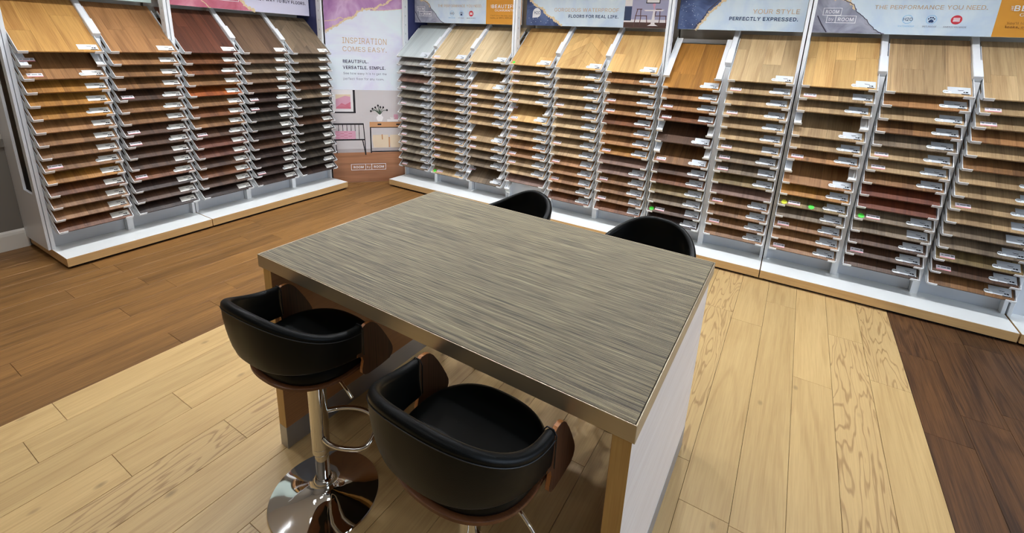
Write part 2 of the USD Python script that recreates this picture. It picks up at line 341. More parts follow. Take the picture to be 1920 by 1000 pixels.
# ------------------------------------------------------------------ display racks
TILT = math.radians(41.0)
CT, ST = math.cos(TILT), math.sin(TILT)
ZB, ZBB = .0877, .0201
DP, DT = .2729, .1584                  # depth of post fronts and tray fronts behind the base front
ZT, PITCH = 1.54666, .0938544
DL, DR = .0294, .4915
TW = DR - DL
def tilt(m):                            # tray frame (x across, y up the slope, z off the slope) -> rack frame axes
    T = np.eye(4); T[:3, :3] = np.array([[1, 0, 0], [0, CT, -ST], [0, ST, CT]]); m = m.copy(); m.apply_transform(T); return m
pl_ = Polygon([(0, 0), (.34, 0), (.34, -.058), (.10, -.050), (.035, -.030)])
hole = LineString([(.095, -.024), (.27, -.030)]).buffer(.0125)
plate = ext(pl_.difference(hole), .003)
plate.apply_transform(np.array([[0, 0, 1, -.004], [1, 0, 0, -.004], [0, 1, 0, -.002], [0, 0, 0, 1]], float))
rail_l = tilt(cat_(bx(-.004, .044, 0, .50, -.004, 0), bx(-.004, -.0005, -.004, .50, -.004, .018), bx(-.004, .050, -.004, 0, -.004, .0185), plate))
rail_r = rail_l.copy(); rail_r.apply_transform(np.diag([-1., 1, 1, 1])); rail_r.invert(); rail_r.apply_translation((TW - .004, 0, 0))
cap = tilt(cat_(cbx(-.026, .026, .165, .330, -.020, .046, .004), cbx(-.021, .021, .325, .60, -.020, .034, .004)))
def rack(label, side, a0, w, n, ends=(0, 0), empties=True, trays=True, group=None, open_end=False):
    loc = (a0, YR, 0) if side == 'back' else (XL, a0, 0)
    t = thing('display_rack', label, 'display rack', loc=loc, rotz=0 if side == 'back' else 90, group=group)
    Wd = n * w; g = .003
    obj('base', cbx(g, Wd - g, 0, .752, ZBB, ZB - .0016, .0015), 'birch_edge', t, label='pale birch edged base plinth')
    obj('base_top', bx(g + .001, Wd - g - .001, .001, .752, ZB - .0016, ZB), 'white_laminate', t)
    obj('toe_kick', bx(.03, Wd - .03, .03, .72, 0, ZBB), 'black_gap', t)
    for k in range(n + 1):
        if 0 < k < n:
            obj('post', cbx(k * w - .0225, k * w + .0225, DP, DP + .05, ZB, 1.650, .0015), 'white_metal', t)
            c = cap.copy(); c.apply_translation((k * w, DT, ZT)); obj('post_cap', c, 'white_metal', t)
        else:
            x = .0035 if k == 0 else Wd - .0265
            obj('upright', cbx(x, x + .023, DP, DP + .075, ZB, 2.6, .0015), 'white_metal', t)
            hs = [bx(x + (.0228 if k == 0 else -.0003), x + (.0233 if k == 0 else .0002), DP + .03, DP + .036, z, z + .02) for z in np.arange(1.7, 2.55, .1)]
            obj('slot_row', cat_(*hs), 'print_grey', t, kind='stuff')
            if not open_end or k: obj('side_panel', bx(x + .008, x + .015, DP + .12, .70, ZB, 1.45), 'white_metal', t)
            if ends[0 if k == 0 else 1]:
                obj('end_panel', bx(x + .008, x + .015, DP + .08, .70, 1.45, 2.55), 'navy_panel', t, label='navy blue upper end panel')
        if k < n:
            x = k * w
            obj('lower_panel', bx(x + (.0225 if k else .027), x + w - (.0225 if k < n - 1 else .027), .326, .336, ZB, .36), 'grey_white', t)
            obj('crossbar', cbx(x + .03, x + w - .03, .598, .612, 1.835, 1.872, .002), 'white_metal', t)
    obj('back_panel', bx(.01, Wd - .01, .705, .715, ZB, 2.55), 'wall_paint', t)
    if trays:
        for k in range(n):
            for s in range(15):
                o = (k * w + DL + .004, DT, ZT - s * PITCH)
                for rl in (rail_l, rail_r):
                    m = rl.copy(); m.apply_translation(o); obj('tray_rail', m, 'white_metal', t)
    return t
RL = [('left', 1.067115, .507572, 2, 0), ('left', 2.082259, .509277, 3, 2)]
RR = [('back', -4.096796, .513063, 3, 0), ('back', -2.557607, .513063, 3, 3), ('back', -1.018418, .513063, 2, 6), ('back', .007706, .509909, 3, 8)]
rk = rack('two column white sample rack at the near end of the left wall', 'left', 1.067115, .507572, 2, open_end=True)
# open end frame of the first left rack
fr = Polygon([(.2729, ZB), (.752, ZB), (.752, 2.6), (.2729, 2.6)]).difference(Polygon([(.335, .52), (.525, .52), (.525, 2.35), (.335, 2.35)]))
fm = ext(fr, .016); fm.apply_transform(np.array([[0, 0, 1, -.0165], [1, 0, 0, 0], [0, 1, 0, 0], [0, 0, 0, 1]], float))
obj('end_frame', fm, 'white_metal', rk)
rack('three column white sample rack on the left wall beside the corner poster', 'left', 2.082259, .509277, 3, ends=(0, 1))
rack('leftmost three column white sample rack on the back wall, beside the poster', 'back', -4.096796, .513063, 3, ends=(1, 0))
rack('white sample rack under the waterproof floors sign behind the small black chair back', 'back', -2.557607, .513063, 3)
rack('two column white sample rack under the perfectly expressed sign', 'back', -1.018418, .513063, 2)
rack('rightmost full white sample rack, three columns, above the dark floor', 'back', .007706, .509909, 3)
rack('partly seen white rack base at the far right picture edge', 'back', 1.537432 + .004, .51, 2, trays=False)

# ------------------------------------------------------------------ sample boards
# slot by slot from the top: tone letter + r plain label, b label with round badge, p price ticket, g / y star, '_' empty tray, 'n' no label, h herringbone
COLS = [
 'Ar _ Cbp Br Br Bb Cr Dr Dr Dbp Br Er Dr Cr Er',
 'Cr Cr Dr Dr Hbp Db Dr Hbp Hbp Hr Hr Ebp Ir Hr Ir',
 'Gr Er Eb Dr Fr Dr Er Dr Hbp Gr Gr Hr Er Hr Ir',
 'Vr Vr Kr Vr Hr Ibp Ibp Jr Jr Ir Hr Ir Ir Ibp Ir',
 'Krh Krh Kr Jr Hr Kr Jr Jb Hr Jr Jr Jr Jr Jb Ir',
 'Mr Nr Nrp Sn Nrp Lr Nrp Lr Lrp Lrp Lrp Lrp Lrp Lr Krp',
 'Orp Rr Lr Rrp Rr Kr Rr Kr Rrp Kr Rrp Rrp Rrp Kr Prpg',
 'Ob Pb _ Pbp Rrp Rrp Rrp Rb _ Rbp Rbp Kb Kb _ Kb',
 'Qbg Pbp Pbp Pr Pbp _ Qbp Rbp Rbp Cb Cbp Rbp Rb Sn _',
 'Qbh Pb Rb Pb Rrp Rbp Pb Rb Rbp Rb Crp Cb Crp Db Eb',
 'Qb Cb Rb Cbp Cbp Eb Cb Cb Bbp Sn Sb Dbp Db Drp Er',
 '_ Bb Cb Cbp Erp _ Hb _ Dbp Hb Eb Ub Kb Hrpg Ib',
 'Pb Rbp Rb Rbp Rb Rb Rrp Kbp Krp Ub Sn Dbp Db Dbp Db',
 'Qb Rrp Rb _ Rb Rb Cbp _ Cb Bb Ubpyg Kb Dbp Cb Dbp',
 'Rb Cb Rb Db Kb Rbp Rbp Db Tn Tn Kbpg Kr Hb Hbp Hb',
 'Pb Rbp Rbp Cb Rb Db Rb Rb Rbp Rr Kr Kb Ubp Hbp Db']
ORD = ['first', 'second', 'third', 'fourth', 'fifth', 'sixth', 'seventh', 'eighth', 'ninth', 'tenth', 'eleventh', 'twelfth', 'thirteenth', 'fourteenth', 'fifteenth']
BW, BL, BT = .452, .56, .012
def star(r, n=10):
    return Polygon([((r if i % 2 == 0 else r * .68) * math.cos(i * math.pi / n), (r if i % 2 == 0 else r * .68) * math.sin(i * math.pi / n)) for i in range(2 * n)])
def board_planks(rg, tone, herring, solid):
    """outlines of the pieces, in board coordinates"""
    if solid: return [sbox(0, 0, BW, BL)]
    if herring:
        ps, w_ = [], .09
        for i in range(-8, 14):
            for s in (0, 1):
                p = Polygon([(BW / 2, i * w_ * 1.414), (BW / 2, (i + 1) * w_ * 1.414), ((BW if s else 0), (i + 1) * w_ * 1.414 - BW / 2), ((BW if s else 0), i * w_ * 1.414 - BW / 2)])
                p = p.intersection(sbox(0, 0, BW, BL))
                if p.area > 2e-4: ps.append(p)
        return ps
    w = rg.choice([.09, .115, .127, .15, .18])
    off = rg.uniform(.25, 1.0) * w; xs = [0]
    while xs[-1] < BW - .03:
        xs.append(min(BW, (off if len(xs) == 1 else xs[-1] + w)))
    if BW - xs[-1] > 1e-6: xs[-1] = BW
    ps = []
    for a, b in zip(xs[:-1], xs[1:]):
        if rg.random() < .45:
            j = rg.uniform(.12, .45); ps += [sbox(a, 0, b, j), sbox(a, j, b, BL)]
        else: ps.append(sbox(a, 0, b, BL))
    return ps
def piece(p):
    p = p.buffer(-.0004, join_style=2)
    x0, y0, x1, y1 = p.bounds
    if abs(p.area - (x1 - x0) * (y1 - y0)) < 1e-8: return bx(x0, x1, y0, y1, .003, BT)
    return ext(p, BT - .003, .003)
def marks(x, y, z):  # dark print on a label, one joined mesh
    return cat_(bx(x + .080, x + .089, y + .012, y + .021, z, z + .0003), bx(x + .092, x + .104, y + .011, y + .022, z, z + .0003), bx(x + .052, x + .084, y + .033, y + .0355, z, z + .0003), bx(x + .056, x + .080, y + .028, y + .030, z, z + .0003),
                bx(x + .070, x + .110, y - .0035, y + .0035, z - .0002, z + .0002))
H2O = meshkit.text_mesh('H2O', .0085, .0003, bold=True)
colstart = [('left', 1.067115 + k * .507572, k + 1) for k in range(2)] + [('left', 2.082259 + k * .509277, k + 3) for k in range(3)] + \
           [('back', -4.096796 + k * .513063, k + 1) for k in range(8)] + [('back', .007706 + k * .509909, k + 9) for k in range(3)]
NOTE = {'p': 'white price ticket', 'g': 'green star sticker', 'y': 'yellow star'}
for ci, (side, a0, cn) in enumerate(colstart):
    count = 0
    for s, tok in enumerate(COLS[ci].split()):
        if tok == '_': continue
        count += 1
        rg = random.Random(ci * 100 + s)
        tone, flags = tok[0], tok[1:]
        words = TONES[tone][0]
        extra = ', two star stickers' if 'y' in flags else ', green star sticker' if 'g' in flags else ''
        lab = f"{words} sample board{extra}, {ORD[count - 1]} from top, {ORD[cn - 1]} column of {side} wall"
        z = ZT - s * PITCH
        if side == 'back':
            o = (a0 + DL + .004 + .001, YR + DT, z); m4 = frame4((1, 0, 0), (0, CT, ST), (0, -ST, CT), o)
        else:
            o = (XL - DT, a0 + DL + .005, z); m4 = frame4((0, 1, 0), (-CT, 0, ST), (ST, 0, CT), o)
        t = thing('sample_board', lab, 'wood sample', mat4=m4, group=f'wood samples in {ORD[cn - 1]} column of {side} wall')
        mat = 'sample_' + words.replace(' ', '_')
        obj('backing_board', bx(.0002, BW - .0002, .0002, BL - .0002, 0, .003), 'board_back', t)
        for p in board_planks(rg, tone, 'h' in flags, 'n' in flags or tone == 'M'):
            obj('plank', piece(p), mat, t)
        zt = BT + .0002
        if 'r' in flags or 'b' in flags:
            lx = BW - .128 + rg.uniform(-.004, .004); ly = .021 + rg.uniform(0, .005)
            l = obj('spec_label', bx(lx, lx + .118, ly, ly + (.052 if side == 'left' else .062), zt, zt + .0006), 'label_white' if side == 'left' else 'label_soft', t, label='white specification label')
            obj('label_print', marks(lx, ly, zt + .0008), 'print_dark', l)
            if 'b' in flags:
                c = ext(unary_union([Point(lx - .010, ly + .014).buffer(.0155, 8), sbox(lx - .012, ly - .0015, lx + .02, ly + .02)]), .0008, zt + .0006)
                bd = obj('waterproof_badge', c, 'badge_white', l)
                h = H2O.copy(); h.apply_translation((lx - .021, ly + .010, zt + .0015)); obj('badge_print', h, 'print_dark', l)
        if 'p' in flags:
            px = .022 + (.045 if 'g' in flags or 'y' in flags else 0); py = .018 + rg.uniform(0, .006)
            l = obj('price_ticket', bx(px, px + .082, py + .007, py + .034, zt, zt + .0006), 'price_white', t)
            obj('ticket_band', bx(px, px + .082, py, py + .007, zt, zt + .0006), 'price_pink', l)
            obj('ticket_print', cat_(bx(px + .008, px + .020, py + .018, py + .026, zt + .0006, zt + .0009), bx(px + .026, px + .055, py + .018, py + .025, zt + .0006, zt + .0009), bx(px + .060, px + .076, py + .016, py + .028, zt + .0006, zt + .0009)), 'print_grey', l)
        if 'y' in flags:
            obj('star_sticker', ext(affinity.translate(star(.024), .038, .03), .0008, zt), 'star_yellow', t, label='yellow star sticker')
            obj('star_sticker', ext(affinity.translate(star(.024), .225, .026), .0008, zt), 'star_green', t, label='green star sticker')
        elif 'g' in flags:
            sp = star(.024) if ci not in (8,) else Point(0, 0).buffer(.014)
            obj('star_sticker', ext(affinity.translate(sp, .036, .03), .0008, zt), 'star_green', t, label='green star sticker')

# loose papers hanging on empty trays
def on_tray(ci, slot, x, y, name, label, cat, build):
    side, a0, cn = colstart[ci]; z = ZT - slot * PITCH
    if side == 'back': m4 = frame4((1, 0, 0), (0, CT, ST), (0, -ST, CT), (a0 + DL + .005 + x, YR + DT + y * CT, z + y * ST))
    else: m4 = frame4((0, 1, 0), (-CT, 0, ST), (ST, 0, CT), (XL - DT - y * CT, a0 + DL + .005 + x, z + y * ST))
    build(thing(name, label, cat, mat4=m4))
def ticket(t):
    obj('card', bx(0, .082, .007, .034, .0002, .0009), 'price_white', t); obj('ticket_band', bx(0, .082, 0, .007, .0002, .0009), 'price_pink', t)
    obj('ticket_print', cat_(bx(.008, .020, .018, .026, .0009, .0012), bx(.026, .055, .018, .025, .0009, .0012), bx(.060, .076, .016, .028, .0009, .0012)), 'print_grey', t)
on_tray(0, 1, .004, .05, 'price_ticket', 'white price ticket on the empty tray, first column of left wall', 'price ticket', ticket)
on_tray(8, 5, .004, .05, 'price_ticket', 'white price ticket on the empty tray, fourth column of back wall', 'price ticket', ticket)
on_tray(7, 13, .004, .05, 'price_ticket', 'white price ticket on the low empty tray, third column of back wall', 'price ticket', ticket)
def leaflet(t):
    for k in range(3):
        P = Polygon([(.002, -.012), (.040, -.004), (.030, -.105 + .02 * k), (-.004, -.115 + .02 * k)])
        m = ext(P, .0006); m.apply_transform(np.array([[1, 0, 0, .006 * k], [0, -ST * .3, -1, -.010 - .006 * k], [0, CT, 0, -.004], [0, 0, 0, 1]], float)); obj('sheet', m, 'label_white', t)
    obj('sheet_print', bx(.014, .030, -.026, -.0255, -.06, -.04), 'print_grey', t)
on_tray(8, 14, .002, .0, 'paper_leaflet', 'folded white leaflets hanging from the lowest empty tray near the small chair back', 'leaflet', leaflet)

# ------------------------------------------------------------------ the table
TBL = (-1.710498, 0.958737)
TROT = -1.0714
TWD, TDP, TH, AP, ZK = 1.52953, 1.05161, .914, .0525, .109
tb = thing('counter_table', 'large counter height table with woven grey top and steel edge band', 'table', loc=(TBL[0], TBL[1], 0), rotz=TROT)
sb = .0035
obj('edge_band', cbx(0, TWD, 0, sb, TH - AP, TH, .0008), 'steel_band', tb, label='brushed steel edge band')
obj('edge_band', cbx(0, TWD, TDP - sb, TDP, TH - AP, TH, .0008), 'steel_band', tb)
obj('edge_band', cbx(0, sb, sb, TDP - sb, TH - AP, TH, .0008), 'steel_band', tb)
obj('edge_band', cbx(TWD - sb, TWD, sb, TDP - sb, TH - AP, TH, .0008), 'steel_band', tb)
obj('top_core', bx(sb, TWD - sb, sb, TDP - sb, TH - AP + .004, TH - .004), 'black_gap', tb)
obj('woven_inlay', cbx(sb + .002, TWD - sb - .002, sb + .002, TDP - sb - .002, TH - .004, TH - .0008, .001), 'woven_top', tb, label='woven grey beige striped top surface')
for (a, b) in ((.0203, .0684), (TWD - .056, TWD - .0079)):
    z0, z1, y0, y1 = ZK, TH - AP + .003, .0065, TDP - .0325
    obj('leg_panel', cbx(a, b, y0 + .0012, y1, z0, z1, .001), 'table_veneer', tb, label='pale veneer end panel')
    inner = (b, b + .0012) if a < .5 else (a - .0012, a)
    obj('inner_face', bx(inner[0], inner[1], y0 + .0012, y1, z0, z1 - .004), 'table_inner', tb, label='warm brown veneer on the inner face')
    obj('panel_edging', bx(a, b, y0, y0 + .0012, z0, z1), 'table_edge_oak', tb, label='golden oak edging strip')
    obj('kick_plate', cbx(a - .001, b + .001, y0 - .001, y1 + .001, 0, z0, .001), 'steel_kick', tb, label='brushed steel kick plate')
obj('stretcher', cbx(.0684, TWD - .056, TDP / 2 - .02, TDP / 2 + .02, TH - AP - .06, TH - AP + .004, .002), 'table_edge_oak', tb)

# ------------------------------------------------------------------ bar stools
SA, SB_, SE, SN = .2350, .2519, .0266, 2.385
def band_mesh(ztop_arm=.8370, ztop_back=.9523, zb_arm=.7120, zb_back=.7420, th=.030):
    s = np.linspace(-1, 1, 61); a = s * np.pi / 2
    X = SA * np.sign(np.sin(a)) * np.abs(np.sin(a)) ** (2 / SN); Y = -SB_ * np.abs(np.cos(a)) ** (2 / SN)
    m = np.linspace(0, 1, 7)[1:]
    X = np.concatenate([[-SA] * 6, X, [SA] * 6]); Y = np.concatenate([SE * m[::-1], Y, SE * m])
    P = np.stack([X, Y], 1); T = np.gradient(P, axis=0); T /= np.linalg.norm(T, axis=1)[:, None]
    for _ in range(3): T[1:-1] = (T[:-2] + 2 * T[1:-1] + T[2:]); T /= np.linalg.norm(T, axis=1)[:, None]
    Nn = np.stack([-T[:, 1], T[:, 0]], 1)        # points inwards
    w = np.clip((SE - Y) / (SE + SB_), 0, 1)
    zt, zb = ztop_arm + (ztop_back - ztop_arm) * w ** 2, zb_arm + (zb_back - zb_arm) * w ** .87
    r = th / 2; sec = []
    q = np.linspace(0, np.pi, 9)
    for k in range(len(P)):
        endk = min(k, len(P) - 1 - k); sh = [.45, .8, .95][endk] if endk < 3 else 1.0
        ring = []
        for t in q: ring.append((r - r * math.cos(t) * sh, zt[k] - r * sh + r * math.sin(t) * sh - (1 - sh) * .004))
        h = zt[k] - zb[k]
        for f, off in ((.3, .001), (.55, .003)): ring.append((r + r * sh - off * 0, zt[k] - r - f * (h - 2 * r)))
        for t in q: ring.append((r + r * math.cos(t) * sh + .006 + .018 * w[k], zb[k] + r * sh - r * math.sin(t) * sh))
        for f in (.12, .3, .5, .75): ring.append((r - r * sh + (.004 + .018 * w[k]) * (1 - f) ** 2, zb[k] + r + f * (h - 2 * r)))
        sec.append([(P[k][0] + Nn[k][0] * d, P[k][1] + Nn[k][1] * d, z) for d, z in ring])
    n = len(sec[0]); V = np.array(sec).reshape(-1, 3); F = []
    for i in range(len(sec) - 1):
        for k in range(n):
            l = (k + 1) % n; F += [[i*n+k, (i+1)*n+k, (i+1)*n+l], [i*n+k, (i+1)*n+l, i*n+l]]
    c0, c1 = len(V), len(V) + 1; V = np.vstack([V, V[:n].mean(0), V[-n:].mean(0)])
    for k in range(n):
        l = (k + 1) % n; F += [[c0, k, l], [c1, (len(sec)-1)*n+l, (len(sec)-1)*n+k]]
    me = trimesh.Trimesh(V, F, process=False); me.fix_normals()
    # seam line just under the rim, outside
    seam = [(P[k][0] - Nn[k][0] * .0006, P[k][1] - Nn[k][1] * .0006, zt[k] - .022) for k in range(2, len(P) - 2)]
    cuffs = []
    for k in (1, len(P) - 2):
        cuffs.append(np.array([(P[k][0] + Nn[k][0] * d, P[k][1] + Nn[k][1] * d, z) for d, z in ((-.001, zb[k] + .015), (-.001, zt[k] - .014), (.008, zt[k] + .0005), (.026, zt[k] + .0005), (.0355, zt[k] - .014), (.0355, zb[k] + .015))]))
    return me, tube(seam, .0016, 6), cuffs
def superell(a, b, n, N=72, cy=0.0, bf=None):
    t = np.linspace(0, 2 * np.pi, N, endpoint=False)
    y = np.sign(np.sin(t)) * np.abs(np.sin(t)) ** (2 / n)
    return np.stack([a * np.sign(np.cos(t)) * np.abs(np.cos(t)) ** (2 / n), cy + np.where(y > 0, y * (bf or b), y * b)], 1)
def loft(levels, a, b, n, bf=None, cap_=True):
    V, F, N = [], [], 72
    for sc, z in levels: V.append(np.column_stack([superell(a * sc, b * sc, n, N, 0, (bf or b) * sc), np.full(N, z)]))
    V = np.vstack(V)
    for i in range(len(levels) - 1):
        for k in range(N):
            l = (k + 1) % N; F += [[i*N+k, i*N+l, (i+1)*N+l], [i*N+k, (i+1)*N+l, (i+1)*N+k]]
    c0, c1 = len(V), len(V) + 1; V = np.vstack([V, [0, 0, levels[0][1]], [0, 0, levels[-1][1]]])
    for k in range(N):
        l = (k + 1) % N; F += [[c0, l, k], [c1, (len(levels)-1)*N+k, (len(levels)-1)*N+l]]
    return trimesh.Trimesh(V, F, process=False)
BAND, SEAM, CUFF = band_mesh()
wingp = Polygon([(.0, .726), (.0, .815), (.040, .832), (.060, .831), (.074, .824), (.088, .810), (.108, .780), (.130, .741), (.148, .705), (.158, .680), (.159, .664), (.154, .650), (.142, .640), (.10, .6365), (.045, .637), (.028, .643), (.018, .655), (.018, .670), (.025, .698), (.020, .718)])
wingp = wingp.buffer(.006).buffer(-.006)
def bar_stool(label, c, phi, dz, ring, lever):
    t = thing('bar_stool', label, 'bar stool', loc=(c[0], c[1], 0), rotz=phi, group=None)
    up = lambda m: (m.apply_translation((0, 0, dz)), m)[1]
    obj('base', lathe([(0, 0), (.203, 0), (.2055, .003), (.203, .007), (.185, .0105), (.150, .017), (.115, .025), (.080, .0365), (.055, .050), (.042, .064), (.038, .074), (0, .074)], 96), 'chrome', t, smooth=40, label='chrome trumpet base disc')
    obj('base_collar', lathe([(.026, .070), (.037, .070), (.039, .076), (.037, .088), (.030, .094), (.026, .094)], 48), 'chrome', t, smooth=40)
    obj('piston', lathe([(0, .072), (.0255, .072), (.0255, .30), (0, .30)], 40), 'chrome', t, smooth=40, label='chrome gas lift piston')
    obj('column', up(lathe([(.0258, .215), (.0315, .215), (.0325, .219), (.0325, .236), (.0315, .238), (.0315, .241), (.0325, .243), (.0325, .652), (0, .652)], 40)), 'chrome', t, smooth=40, label='chrome sleeve of the column')
    a = math.radians(ring); u = np.array([math.cos(a), math.sin(a), 0]); v = np.array([-math.sin(a), math.cos(a), 0])
    D = [(.026, .338, .022), (.085, .338, .05), (.150, .342, .056), (.196, .352, .048), (.214, .372, .018), (.212, .392, -.012), (.190, .414, -.036), (.145, .428, -.046), (.085, .432, -.042), (.026, .432, -.020)]
    D = [u * p + v * (-w) + np.array([0, 0, z + dz - .045]) for p, z, w in D]
    obj('footrest', tube(smoothpath(D, 8), .009, 14), 'chrome', t, smooth=50, label='chrome D shaped footrest loop')
    l = math.radians(lever); w = np.array([math.cos(l), math.sin(l), 0])
    obj('lever', tube(smoothpath([w * .03 + [0, 0, .640 + dz], w * .12 + [0, 0, .634 + dz], w * .18 + [0, 0, .618 + dz], w * .235 + [0, 0, .592 + dz]], 6), .005, 10), 'chrome', t, smooth=50, label='chrome height lever')
    obj('seat_mount', up(cbx(-.08, .08, -.08, .08, .6505, .6535, .001)), 'black_gap', t)
    obj('seat_shell', up(loft([(.96, .6537), (1.0, .6555), (1.0, .664), (.985, .6655)], .206, .186, 2.35, bf=.196)), 'walnut_rim', t, smooth=30, label='bent walnut plywood seat shell')
    pad = loft([(.93, .6657), (.975, .668), (.99, .678), (.985, .694), (.962, .708), (.92, .717), (.84, .7225), (.65, .7265), (.35, .7285), (.05, .729)], .200, .176, 2.4, bf=.192)
    obj('seat_pad', up(pad), 'leather', t, smooth=60, label='black leather seat cushion')
    b = obj('backrest', up(BAND.copy()), 'leather', t, smooth=50, label='wraparound padded black leather back and arms')
    obj('seam', up(SEAM.copy()), 'seam_black', b)
    for cf in CUFF: obj('cuff_seam', up(tube(cf, .0018, 6)), 'seam_black', b)
    for sgn in (-1, 1):
        ap = None
        for nm, h, off, shp, mt in (('arm_panel', .011, 0, wingp, 'ply_edge'), ('veneer', .001, -.0060, wingp.buffer(-.0004), 'walnut'), ('veneer', .001, .0060, wingp.buffer(-.0004), 'walnut')):
            wm = ext(shp, h)
            wm.apply_transform(np.array([[0, 0, 1, -h / 2 + off + sgn * .2235], [1, 0, 0, 0], [0, 1, 0, dz], [0, 0, 0, 1]], float))
            q = obj(nm, wm, mt, ap or t, label='bent plywood arm panel with walnut faces' if ap is None else None); ap = ap or q
    obj('arm_strap', up(cbx(-.213, .213, .05, .14, .6395, .6500, .002)), 'walnut_rim', t)
    return t
bar_stool('black leather bar stool at the left end of the near table side', (-1.329, .908), 0.1, 0.0, 26, -8)
bar_stool('black leather bar stool nearest the viewer, right of the other near stool', (-.584, .841), -2.2, .036, -40, -12)
bar_stool('black bar stool behind the table, its wide back showing at right', (-.490, 2.030), 171.0, .004, 40, 0)
bar_stool('black bar stool behind the table, its back showing at the middle of the far edge', (-1.248, 2.045), 150.0, .004, 40, 0)

# ------------------------------------------------------------------ printed signs
plain('sign_white', (226, 236, 242), .3); plain('sign_lilac', (222, 220, 240), .3); plain('sign_mint', (206, 228, 222), .3)
plain('ink_gold', (206, 178, 148), .5); plain('ink_navy', (40, 66, 108), .5); plain('ink_dark', (62, 58, 84), .5); plain('ink_grey', (136, 140, 156), .5)
plain('ink_white', (244, 244, 246), .5); plain('ink_sky', (150, 205, 240), .5); plain('ink_red', (206, 52, 66), .5); plain('ink_orange', (226, 160, 62), .35); plain('ink_brown', (150, 100, 40), .5)
plain('gold_vein', (226, 204, 164), .45); plain('vein_shadow', (70, 66, 82), .5)
marble('marble_grey', [(.3, (120, 122, 140)), (.5, (156, 158, 174)), (.62, (176, 178, 192)), (.75, (134, 134, 150))], 5)
marble('marble_navy', [(.3, (44, 54, 84)), (.5, (76, 92, 132)), (.66, (104, 122, 164)), (.8, (60, 70, 104))], 4)
marble('marble_pink', [(.3, (186, 92, 112)), (.5, (208, 122, 142)), (.65, (226, 160, 174)), (.8, (190, 100, 120))], 3)
marble('marble_purple', [(.3, (166, 116, 170)), (.48, (190, 146, 190)), (.62, (214, 180, 212)), (.8, (178, 126, 178))], 2.5)
marble('wash_blue', [(.3, (196, 216, 240)), (.5, (214, 230, 242)), (.7, (226, 238, 244))], 2.0)
marble('wash_lilac', [(.35, (220, 218, 240)), (.5, (226, 232, 242)), (.65, (226, 240, 243)), (.8, (236, 226, 240))], 1.6)
plain('photo_wall', (204, 198, 198), .5); plain('photo_black', (34, 32, 38), .5); plain('photo_white', (232, 228, 228), .5); plain('photo_lilac', (168, 168, 196), .5)
plain('photo_oak', (202, 150, 106), .5); plain('photo_cream', (226, 206, 178), .5); plain('photo_pink', (214, 160, 180), .5); plain('photo_green', (74, 92, 74), .5); plain('photo_walnut', (92, 60, 54), .5)
plain('photo_shade', (176, 168, 168), .5); plain('photo_blue', (52, 66, 96), .5)
wood('photo_floor', (178, 126, 92), (140, 96, 68), fine=.4, cath=.4, vary=.04, along='x', rough=.4, sc=.6)
wood('photo_dark_floor', (104, 78, 70), (70, 52, 48), fine=.4, cath=.4, vary=.04, along='x', rough=.4)
LAY = .0007
GLYPH = {}
def letters(txt, h, depth, bold):
    ms, x = [], 0.0
    for c in txt:
        if c == ' ': x += .42 * h; continue
        if (c, bold) not in GLYPH: GLYPH[c, bold] = meshkit.text_mesh(c, 1.0, 1.0, bold=bold)
        m = GLYPH[c, bold].copy(); b0, b1 = m.bounds[0][0], m.bounds[1][0]
        m.apply_transform(np.diag([h, h, depth, 1.0])); m.apply_translation((x - b0 * h, 0, 0)); ms.append(m); x += (b1 - b0) * h + .20 * h
    return trimesh.util.concatenate(ms)
class Sign:
    def __init__(s, name, label, cat, X, Z, o, w, z0, z1, mat, th=.012, group=None):
        s.t = thing(name, label, cat, mat4=frame4(X, (0, 0, 1), Z, o), group=group); s.o = o
        obj('panel', cbx(0, w, z0, z1, -th, 0, .001), mat, s.t)
    def put(s, name, poly, mat, layer=1, parent=None, **kw):
        m = ext(poly, LAY * .9, LAY * (layer - 1) + .0001)
        return obj(name, m, mat, parent or s.t, **kw)
    def text(s, txt, x0, x1, y, h, mat, layer=3, bold=False, parent=None, name='lettering'):
        m = letters(txt, h, LAY * .9, bold); b = m.bounds
        m.apply_translation((-b[0][0], 0, 0)); k = (x1 - x0) / (b[1][0] - b[0][0])
        m.apply_transform(np.diag([k, 1, 1, 1])); m.apply_translation((x0, y, LAY * (layer - 1) + .0001))
        return obj(name, m, mat, parent or s.t)
def jag(pts, amp, seed, step=.012):
    """a wandering line through the points, torn like a leaf-gold edge"""
    rg = random.Random(seed); L = LineString(pts); n = max(4, int(L.length / step)); out = []
    for i in range(n + 1):
        p = L.interpolate(i / n, normalized=True); out.append((p.x + rg.uniform(-amp, amp), p.y + rg.uniform(-amp, amp)))
    return out
def blobs(pts, r, seed, step=.012):
    rg = random.Random(seed); L = LineString(pts); n = max(4, int(L.length / step)); g = [LineString(pts).buffer(r * .35)]
    for i in range(n + 1):
        p = L.interpolate(i / n, normalized=True); g.append(Point(p.x + rg.uniform(-r, r) * .6, p.y + rg.uniform(-r, r) * .6).buffer(r * rg.uniform(.3, .95), 3))
    return unary_union(g)
def frame_poly(x0, y0, x1, y1, w): return sbox(x0, y0, x1, y1).difference(sbox(x0 + w, y0 + w, x1 - w, y1 - w))
YB = YR + DP + .19; XB = XL - DP - .19      # sign planes
ZS0, ZS1 = 1.948, 2.42
